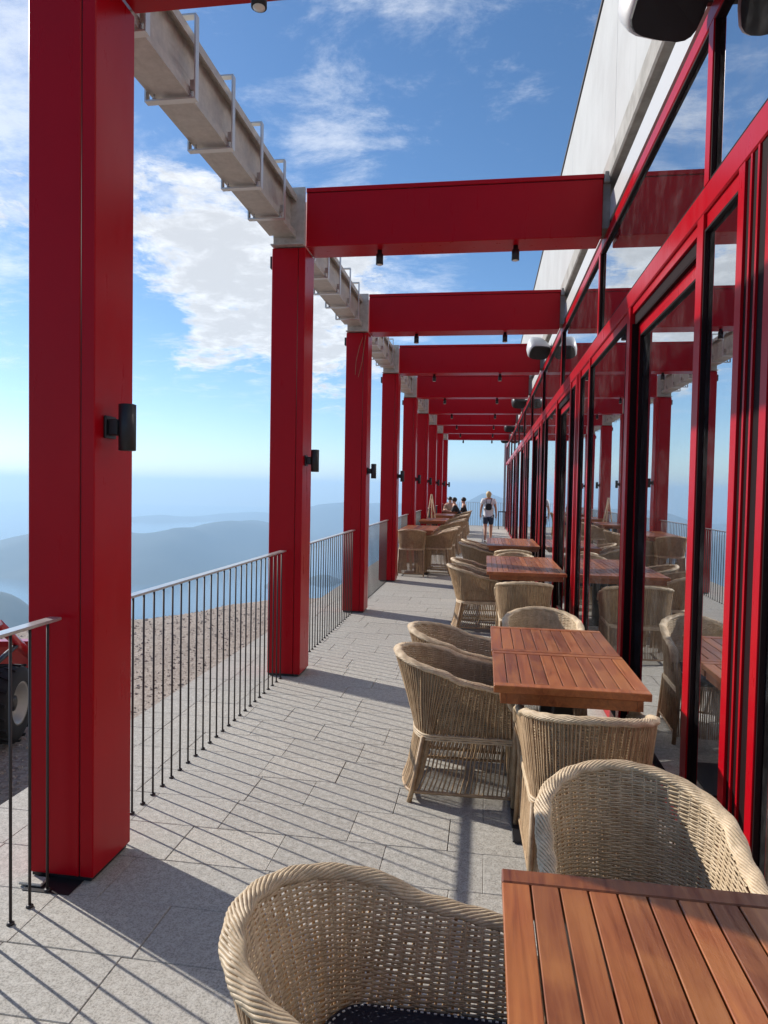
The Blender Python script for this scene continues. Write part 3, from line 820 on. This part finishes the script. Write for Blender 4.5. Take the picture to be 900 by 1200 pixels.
chairs = [
    (-.138, 1.305, 0, 'wicker tub chair with navy stitched cushion drawn up beside the single square table'),
    (.440, 1.885, -90, 'wicker tub chair facing the single square table, its woven inside half in shade'),
    (.440, 2.975, 92, 'wicker tub chair with its reed back turned to the chair at the single table'),
    (-.115, 3.66, 1, 'wicker tub chair at the open side of the joined square tables, slatted side showing'),
    (-.110, 4.27, -2, 'wicker tub chair behind another on the open side of the joined square tables'),
    (.420, 4.80, -88, 'wicker tub chair at the far end of the joined square tables, only its back rising'),
    (.395, 6.87, 91, 'wicker chair with its reed back turned to the chair beyond the joined square tables'),
    (-.07, 7.92, 2, 'first wicker tub chair on the open side of the long table after the joined pair'),
    (-.06, 8.62, -1, 'second wicker tub chair on the open side of the long table after the joined pair'),
    (.42, 9.40, -91, 'wicker tub chair between the two long tables, facing away from the walking woman'),
    (.43, 10.47, 90, 'wicker tub chair between the two long tables, facing the walking woman'),
    (-.07, 11.35, 0, 'wicker tub chair on the open side of the table nearest the walking woman'),
    (-.05, 12.05, 3, 'wicker tub chair behind another at the table nearest the walking woman'),
]
for i, (x, y, a, lb) in enumerate(chairs):
    if i == 0:
        ch_proto.location = (x, y, .0); ch_proto.rotation_euler = (0, 0, R(a)); ch_proto['label'] = lb; ch_proto['group'] = 'low wicker chairs by the facade'
    else: stamp(ch_proto, ch_k, (x, y, .0), R(a), lb, 'low wicker chairs by the facade')
tp, tk = make_chair(True)
tl = []
for k, (a, b) in enumerate(TL):
    if k == 0: tl.append((-1.33, a - .02, 90 ))
    tl += [(-.86, a + .42, 180 + random.uniform(-4, 4)), (-.84, a + 1.25, 180 + random.uniform(-5, 5))]
    if k == 0: tl[0] = (-1.345, a + .14, 90)
for i, (x, y, a) in enumerate(tl):
    lb = 'tall wicker chair at the end of the railing side tables beside a red column' if i == 0 else 'tall wicker chair lined up on the open side of the railing side tables'
    if i == 0: tp.location = (x, y, 0); tp.rotation_euler = (0, 0, R(a)); tp['label'] = lb; tp['group'] = 'tall wicker chairs by the railing'
    else: stamp(tp, tk, (x, y, 0), R(a), lb, 'tall wicker chairs by the railing')

# ------------------------------------------------------------------ people
def skin_mesh(name, joints, edges, root=0, sub=2):
    me = bpy.data.meshes.new(name); names_ = list(joints)
    me.from_pydata([joints[k][:3] for k in names_], [(names_.index(a), names_.index(b)) for a, b in edges], [])
    o = bpy.data.objects.new(name, me); C.objects.link(o)
    md = o.modifiers.new('skin', 'SKIN'); md.use_smooth_shade = True
    for i, k in enumerate(names_):
        r_ = joints[k][3]; sv = me.skin_vertices[0].data[i]; sv.radius = r_ if isinstance(r_, tuple) else (r_, r_); sv.use_root = (i == root)
    s = o.modifiers.new('sub', 'SUBSURF'); s.levels = sub; s.render_levels = sub
    dg = bpy.context.evaluated_depsgraph_get(); ev = o.evaluated_get(dg); out = bpy.data.meshes.new_from_object(ev)
    bpy.data.objects.remove(o); bpy.data.meshes.remove(me); out.name = name
    return out
M['skin'] = mat('skin', (.50, .27, .18), .55); M['blond'] = mat('blond_hair', (.55, .40, .20), .6); M['dark_hair'] = mat('dark_hair', (.018, .013, .010), .5)
M['tshirt'] = mat('white_cotton', (.76, .75, .74), .85); M['shorts'] = mat('navy_denim', (.035, .05, .085), .85); M['blackcloth'] = mat('black_cloth', (.018, .018, .022), .85)
M['shoe'] = mat('white_shoe', (.7, .69, .67), .6); M['tan'] = mat('tan_cloth', (.45, .30, .2), .85)
def hand(J, E, w, dirn, s, tagk):
    dx, dy, dz = dirn
    J['p' + tagk] = (w[0] + dx * .05, w[1] + dy * .05, w[2] + dz * .05, (.02, .034))
    E.append(('w' + tagk, 'p' + tagk))
    for k, (o, l) in enumerate(((-.024, .066), (-.008, .078), (.008, .074), (.024, .058))):
        a = 'f%s%d' % (tagk, k); J[a + 'a'] = (w[0] + dx * .09, w[1] + dy * .09 + o, w[2] + dz * .09, .009); J[a + 'b'] = (w[0] + dx * (.09 + l), w[1] + dy * (.09 + l) + o * 1.1 + .012, w[2] + dz * (.09 + l), .0075)
        E += [('p' + tagk, a + 'a'), (a + 'a', a + 'b')]
    J['t' + tagk] = (w[0] - s * .028, w[1] + .03, w[2] - .055, .0095); J['u' + tagk] = (w[0] - s * .03, w[1] + .045, w[2] - .095, .008)
    E += [('p' + tagk, 't' + tagk), ('t' + tagk, 'u' + tagk)]
# walking woman, seen from behind (faces +Y)
H_ = 1.60
def walker(loc):
    t = thing('person', 'person with blond hair in white t-shirt and navy shorts walking away with black backpack', 'person', loc)
    J = {'pel': (0, 0, .90, (.135, .10)), 'sp': (0, .0, 1.06, (.115, .085)), 'ch': (0, .0, 1.22, (.135, .095)), 'sh': (0, 0, 1.33, (.10, .07)), 'nk': (0, .01, 1.39, .048), 'hd': (0, .02, 1.47, (.068, .082)), 'hd2': (0, .02, 1.545, (.066, .078))}
    E = [('pel', 'sp'), ('sp', 'ch'), ('ch', 'sh'), ('sh', 'nk'), ('nk', 'hd'), ('hd', 'hd2')]
    for s, k in ((-1, 'l'), (1, 'r')):
        st = .16 * s
        J['hip' + k] = (s * .085, 0, .84, .092); J['kn' + k] = (s * .09, st * .55 + .05, .47, .058); J['cf' + k] = (s * .088, st * .8, .33, .054)
        J['an' + k] = (s * .085, st * 1.15 - .05, .085, .034); J['to' + k] = (s * .09, st * 1.15 + .09, .035, (.036, .026))
        E += [('pel', 'hip' + k), ('hip' + k, 'kn' + k), ('kn' + k, 'cf' + k), ('cf' + k, 'an' + k), ('an' + k, 'to' + k)]
        J['ac' + k] = (s * .165, 0, 1.315, .056); J['el' + k] = (s * .225, -st * .25, 1.06, .041); J['w' + k] = (s * .245, -st * .6 + .05, .84, .027)
        E += [('sh', 'ac' + k), ('ac' + k, 'el' + k), ('el' + k, 'w' + k)]
        hand(J, E, J['w' + k], (0, .05, -1), s, k)
    obj('body', skin_mesh('body', J, E), M['skin'], t)
    Js = {k: J[k] for k in ('pel', 'sp', 'ch', 'sh')}; Js['hem'] = (0, 0, .80, (.165, .135)); Js['pel'] = (0, 0, .92, (.158, .125)); Js['sp'] = (0, 0, 1.06, (.145, .11)); Js['ch'] = (0, 0, 1.22, (.16, .118)); Js['sh'] = (0, 0, 1.33, (.125, .085))
    Es = [('hem', 'pel'), ('pel', 'sp'), ('sp', 'ch'), ('ch', 'sh')]
    for s, k in ((-1, 'l'), (1, 'r')):
        Js['ac' + k] = (s * .165, 0, 1.315, .072); Js['el' + k] = (s * .205, -s * .02, 1.17, .07); Es += [('sh', 'ac' + k), ('ac' + k, 'el' + k)]
    obj('t_shirt', skin_mesh('t_shirt', Js, Es), M['tshirt'], t)
    Jh = {'pel': (0, 0, .89, (.152, .118))}; Eh = []
    for s, k in ((-1, 'l'), (1, 'r')):
        Jh['hip' + k] = (s * .085, 0, .80, .105); Jh['kn' + k] = (s * .09, s * .06 + .03, .53, .088); Eh += [('pel', 'hip' + k), ('hip' + k, 'kn' + k)]
    obj('shorts', skin_mesh('shorts', Jh, Eh), M['shorts'], t)
    MB().ellipsoid((0, .005, 1.505), (.088, .10, .098), fn=lambda p: p * (1 + .05 * math.sin(7 * p[0] + 9 * p[2])) if p[2] > -.2 else p * np.array((.95, .7, 1.5))).build('hair', M['blond'], t)
    bgp = MB(); bgp.ellipsoid((0, -.165, 1.11), (.105, .06, .105), fn=lambda p: np.sign(p) * np.abs(p) ** .6); b_ = bgp.build('backpack', M['blackcloth'], t)
    sm = MB()
    for s in (-1, 1): sm.tube([(s * .06, -.14, 1.2), (s * .085, -.10, 1.33), (s * .09, .0, 1.385), (s * .09, .1, 1.3)], .010, 6)
    sm.build('strap', M['blackcloth'], b_)
    for s in (-1, 1):
        a = J['an' + ('l' if s < 0 else 'r')]; MB().ellipsoid((a[0], a[1] + .055, .04), (.045, .125, .04)).build('shoe', M['shoe'], t)
    return t
walker((.10, 21.6, 0))
def sitter(loc, rz, label, shirt, lean=0., zs=.52):
    t = thing('person', label, 'person', loc, rz, None)
    b = zs
    J = {'pel': (0, 0, b + .09, (.14, .11)), 'sp': (lean * .4, 0, b + .26, (.12, .1)), 'ch': (lean * .8, 0, b + .43, (.14, .1)), 'sh': (lean, 0, b + .54, (.10, .08)), 'nk': (lean + .01, 0, b + .61, .05), 'hd': (lean + .025, 0, b + .69, (.07, .08)), 'hd2': (lean + .025, 0, b + .77, (.066, .076))}
    E = [('pel', 'sp'), ('sp', 'ch'), ('ch', 'sh'), ('sh', 'nk'), ('nk', 'hd'), ('hd', 'hd2')]
    for s, k in ((-1, 'l'), (1, 'r')):
        J['kn' + k] = (.42, s * .1, b + .08, .065); J['hip' + k] = (.03, s * .09, b + .08, .09); J['an' + k] = (.38, s * .1, .09, .04); J['to' + k] = (.52, s * .11, .04, .035)
        E += [('pel', 'hip' + k), ('hip' + k, 'kn' + k), ('kn' + k, 'an' + k), ('an' + k, 'to' + k)]
        J['ac' + k] = (lean, s * .17, b + .52, .058); J['el' + k] = (lean + .10, s * .22, b + .30, .045); J['w' + k] = (lean + .31, s * .15, b + .35, .03); E += [('sh', 'ac' + k), ('ac' + k, 'el' + k), ('el' + k, 'w' + k)]
        hand(J, E, J['w' + k], (.95, -s * .15, .05), s, k)
    obj('body', skin_mesh('body', J, E, sub=1), M['skin'], t)
    g = lambda v, f: (*v[:3], tuple(x * f for x in v[3]) if isinstance(v[3], tuple) else v[3] * f)
    Js = {k: g(J[k], 1.16) for k in ('pel', 'sp', 'ch', 'sh', 'acl', 'ell', 'acr', 'elr')}
    obj('shirt', skin_mesh('shirt', Js, [('pel', 'sp'), ('sp', 'ch'), ('ch', 'sh'), ('sh', 'acl'), ('acl', 'ell'), ('sh', 'acr'), ('acr', 'elr')], sub=1), shirt, t)
    Jt = {k: g(J[k], 1.15) for k in ('pel', 'hipl', 'hipr', 'knl', 'knr', 'anl', 'anr')}
    obj('trousers', skin_mesh('trousers', Jt, [('pel', 'hipl'), ('pel', 'hipr'), ('hipl', 'knl'), ('hipr', 'knr'), ('knl', 'anl'), ('knr', 'anr')], sub=1), M['shorts'], t)
    MB().ellipsoid((lean + .008, 0, b + .755), (.095, .088, .088)).build('hair', M['dark_hair'], t)
    return t
sitter((-.70, 25.0, 0), R(180), 'person in black shirt seated beside the walking woman, dark hair', M['blackcloth'], .08)
sitter((-.86, 24.2, 0), R(185), 'person in black shirt leaning forward over a railing side table', M['blackcloth'], .22)
sitter((-1.36, 26.6, 0), R(-90), 'person in tan top seated at the end of the railing tables, facing along the terrace', M['tan'], .1)
sitter((-1.62, 27.6, 0), R(-80), 'person in white top seated close to the red columns at the end tables', M['tshirt'], .1)
for nm, x, y, a in (('c', -1.36, 26.55, -90), ('c', -1.62, 27.55, -80)):
    stamp(tp, tk, (x, y, 0), R(a), 'tall wicker chair occupied by a seated person beyond the railing side tables', 'occupied wicker chairs at the end')

# ------------------------------------------------------------------ small things at the far end
M['pale_wood'] = mat('pale_wood', (.5, .33, .19), .6)
ez = thing('wooden_easel', 'pale wooden folding easel leaning among the tables by the red columns', 'easel', (-1.52, 19.4, 0))
for a in ([(-.22, 0, 0), (-.02, .04, 1.48)], [(.24, 0, 0), (.0, .04, 1.48)], [(0, .4, 0), (-.01, .06, 1.45)]):
    MB().tube(a, .018, 5).build('leg', M['pale_wood'], ez)
bx(-.17, .17, -.03, .0, .62, .66).build('tray', M['pale_wood'], ez)
tb = thing('bar_stool', 'dark wooden stool against the facade corner at the terrace end', 'stool', (.70, 29.0, 0))
bx(-.17, .17, -.17, .17, .72, .76, .006).build('seat', M['dark_steel'], tb)
for a in (-.14, .14):
    for b in (-.14, .14): bx(a - .015, a + .015, b - .015, b + .015, 0, .719).build('leg', M['dark_steel'], tb)
cab_ = MB()
for k, (x, z) in enumerate(((.0, 0), (.04, .03))):
    P = [(XR - .03 - x, Y0 + 2 * SP - .012, 3.55 - z), (XR - .05 - x * 1.5, Y0 + 2 * SP - .02, 3.40), (XR - .07 - x * 2, Y0 + 2 * SP - .018, 3.22), (XR - .12 - x, Y0 + 2 * SP - .012, 3.02 + z)]
    cab_.tube(P, .0028, 5)
tag(cab_.build('loose_cable', M['reed']), 'two thin brown loose cables hanging from a red column head', 'cable')

# ------------------------------------------------------------------ tractor parked on the gravel (only its front corner is in the picture)
M['tractor_red'] = mat('tractor_red', (.48, .012, .02), .3, 0, .5, .5); M['tyre'] = mat('tyre_rubber', (.018, .018, .019), .85); M['rim'] = mat('wheel_rim', (.34, .33, .31), .45, .4)
tr = thing('tractor', 'red tractor with front loader parked on the gravel below the railing', 'tractor', (-6.22, 7.1, -1.50), R(106)); tr.scale = (1.18, 1.18, 1.18)
# local: +x forward, y left
def wheel(x, y, r_, w):
    o = thing('wheel', None, None); o.parent = tr; o.location = (x, y, r_)
    prof = [(r_ * .56, -w / 2), (r_ * .80, -w * .52), (r_ * .95, -w * .42), (r_ * .97, 0), (r_ * .95, w * .42), (r_ * .80, w * .52), (r_ * .56, w / 2)]
    ty = MB().lathe(prof, seg=36, axis='y', cap=False); lug = MB()
    for k in range(18):
        a = k / 18 * 2 * math.pi
        for s in (-1, 1):
            a2 = a + (.17 if s > 0 else 0); ca, sa = math.cos(a2), math.sin(a2); rr_ = r_ * .955
            P = []
            for (dr, dy, da) in ((0, 0, -.04), (0, w * .5 * s, .10), (.05 * r_, 0, -.03), (.05 * r_, w * .48 * s, .10), (0, 0, .04), (0, w * .5 * s, .18), (.05 * r_, 0, .03), (.05 * r_, w * .48 * s, .17)):
                P.append(((rr_ + dr) * math.cos(a2 + da), dy, (rr_ + dr) * math.sin(a2 + da)))
            lug.add(P, [(0, 1, 3, 2), (4, 6, 7, 5), (2, 3, 7, 6), (0, 2, 6, 4), (1, 5, 7, 3)])
    lug.fix = True
    t_ = ty.build('tyre', M['tyre'], o); lug.build('tread', M['tyre'], o)
    MB().lathe([(r_ * .30, -w * .10), (r_ * .42, -w * .2), (r_ * .50, -w * .46), (r_ * .57, -w * .49), (r_ * .57, w * .49), (r_ * .50, w * .46), (r_ * .42, w * .2), (r_ * .3, w * .1)], seg=28, axis='y').build('rim', M['rim'], o)
    MB().lathe([(.03, -w * .3), (r_ * .2, -w * .26), (r_ * .2, w * .26), (.03, w * .3)], seg=14, axis='y').build('hub', M['black'], o)
for s in (-1, 1): wheel(0, s * .55, .39, .26); wheel(-1.55, s * .58, .58, .36)
hd = MB(); hd.prism([(-1.25, .72), (.30, .68), (.42, .78), (.40, 1.02), (.25, 1.12), (-1.25, 1.26)], -.25, .25); hd.build('hood', M['tractor_red'], tr)
bx(-1.9, .32, -.16, .16, .42, .71, .02).build('chassis', M['black'], tr)
bx(-.05, .05, -.5, .5, .34, .44, .01).build('front_axle', M['black'], tr)
gl_ = MB()
for k in range(5): gl_.box(.405, .425, -.19, .19, .80 + k * .045, .82 + k * .045)
gl_.build('grille', M['black'], tr)
for s in (-1, 1): bx(.40, .43, s * .16 - .05, s * .16 + .05, 1.0, 1.06, .008).build('headlight', M['white'], tr)
for s in (-1, 1):
    f_ = MB(); pts = [(-1.55 + .66 * math.cos(a), .58 + .66 * math.sin(a)) for a in np.radians(np.linspace(10, 160, 14))]
    pts2 = [(-1.55 + .63 * math.cos(a), .58 + .63 * math.sin(a)) for a in np.radians(np.linspace(160, 10, 14))]
    f_.prism(pts + pts2, s * .58 - .2, s * .58 + .2); f_.build('fender', M['tractor_red'], tr)
    for (a, b) in (((-1.0, s * .40, 1.1), (.1, s * .42, 1.18)), ((.1, s * .42, 1.18), (1.0, s * .42, .62))):
        MB().tube([a, b], .05, 6).build('loader_arm', M['tractor_red'], tr)
    MB().tube([(-.25, s * .42, .75), (.55, s * .42, .85)], .028, 8).build('hydraulic_ram', M['black'], tr)
bx(-1.85, -1.45, -.22, .22, .9, .98, .02).build('seat', M['black'], tr); bx(-1.9, -1.82, -.2, .2, .98, 1.35, .02).build('seat_back', M['black'], tr)
for s in (-1, 1): MB().tube([(-1.95, s * .42, 1.0), (-1.97, s * .42, 2.0), (-1.94, 0, 2.05)], .025, 6).build('roll_bar', M['black'], tr)
MB().tube([(-1.2 + .02 * math.sin(a), .17 * math.cos(a), 1.33 + .17 * math.sin(a)) for a in np.linspace(0, 2 * math.pi, 20)[:-1]], .013, 5, closed=True).build('steering_wheel', M['black'], tr)
bk_ = MB(); bk_.prism([(1.0, .80), (1.08, .72), (1.18, .30), (1.5, .16), (1.52, .18), (1.22, .36), (1.13, .80)], -.72, .72); bu = bk_.build('bucket', M['tractor_red'], tr)
for s in (-1, 1):
    sd = MB(); sd.prism([(1.0, .82), (1.13, .82), (1.5, .2), (1.18, .28), (1.08, .70)], s * .73 - .008, s * .73 + .008); sd.build('bucket_side', M['tractor_red'], bu)
for k in range(12):
    y = -.68 + k * .1236
    MB().tube([(1.48, y, .18), (1.60, y, .17), (1.70, y, .21), (1.78, y, .30)], [.016, .014, .011, .006], 5).build('tine', M['rim'], bu)

# ------------------------------------------------------------------ air
hz = bpy.data.materials.new('haze_air'); hz.use_nodes = True; ht = hz.node_tree; ht.nodes.clear()
ho_ = ht.nodes.new('ShaderNodeOutputMaterial'); pv = ht.nodes.new('ShaderNodeVolumePrincipled')
pv.inputs['Color'].default_value = (.55, .78, 1.0, 1); pv.inputs['Density'].default_value = 6.9e-5; pv.inputs['Anisotropy'].default_value = .25
ht.links.new(pv.outputs[0], ho_.inputs['Volume'])
tag(bx(-46000, 46000, -9000, 46000, SEA_Z - 220, 420).build('haze', hz), 'pale blue haze hanging over the distant bay and hills', 'haze', kind='stuff')
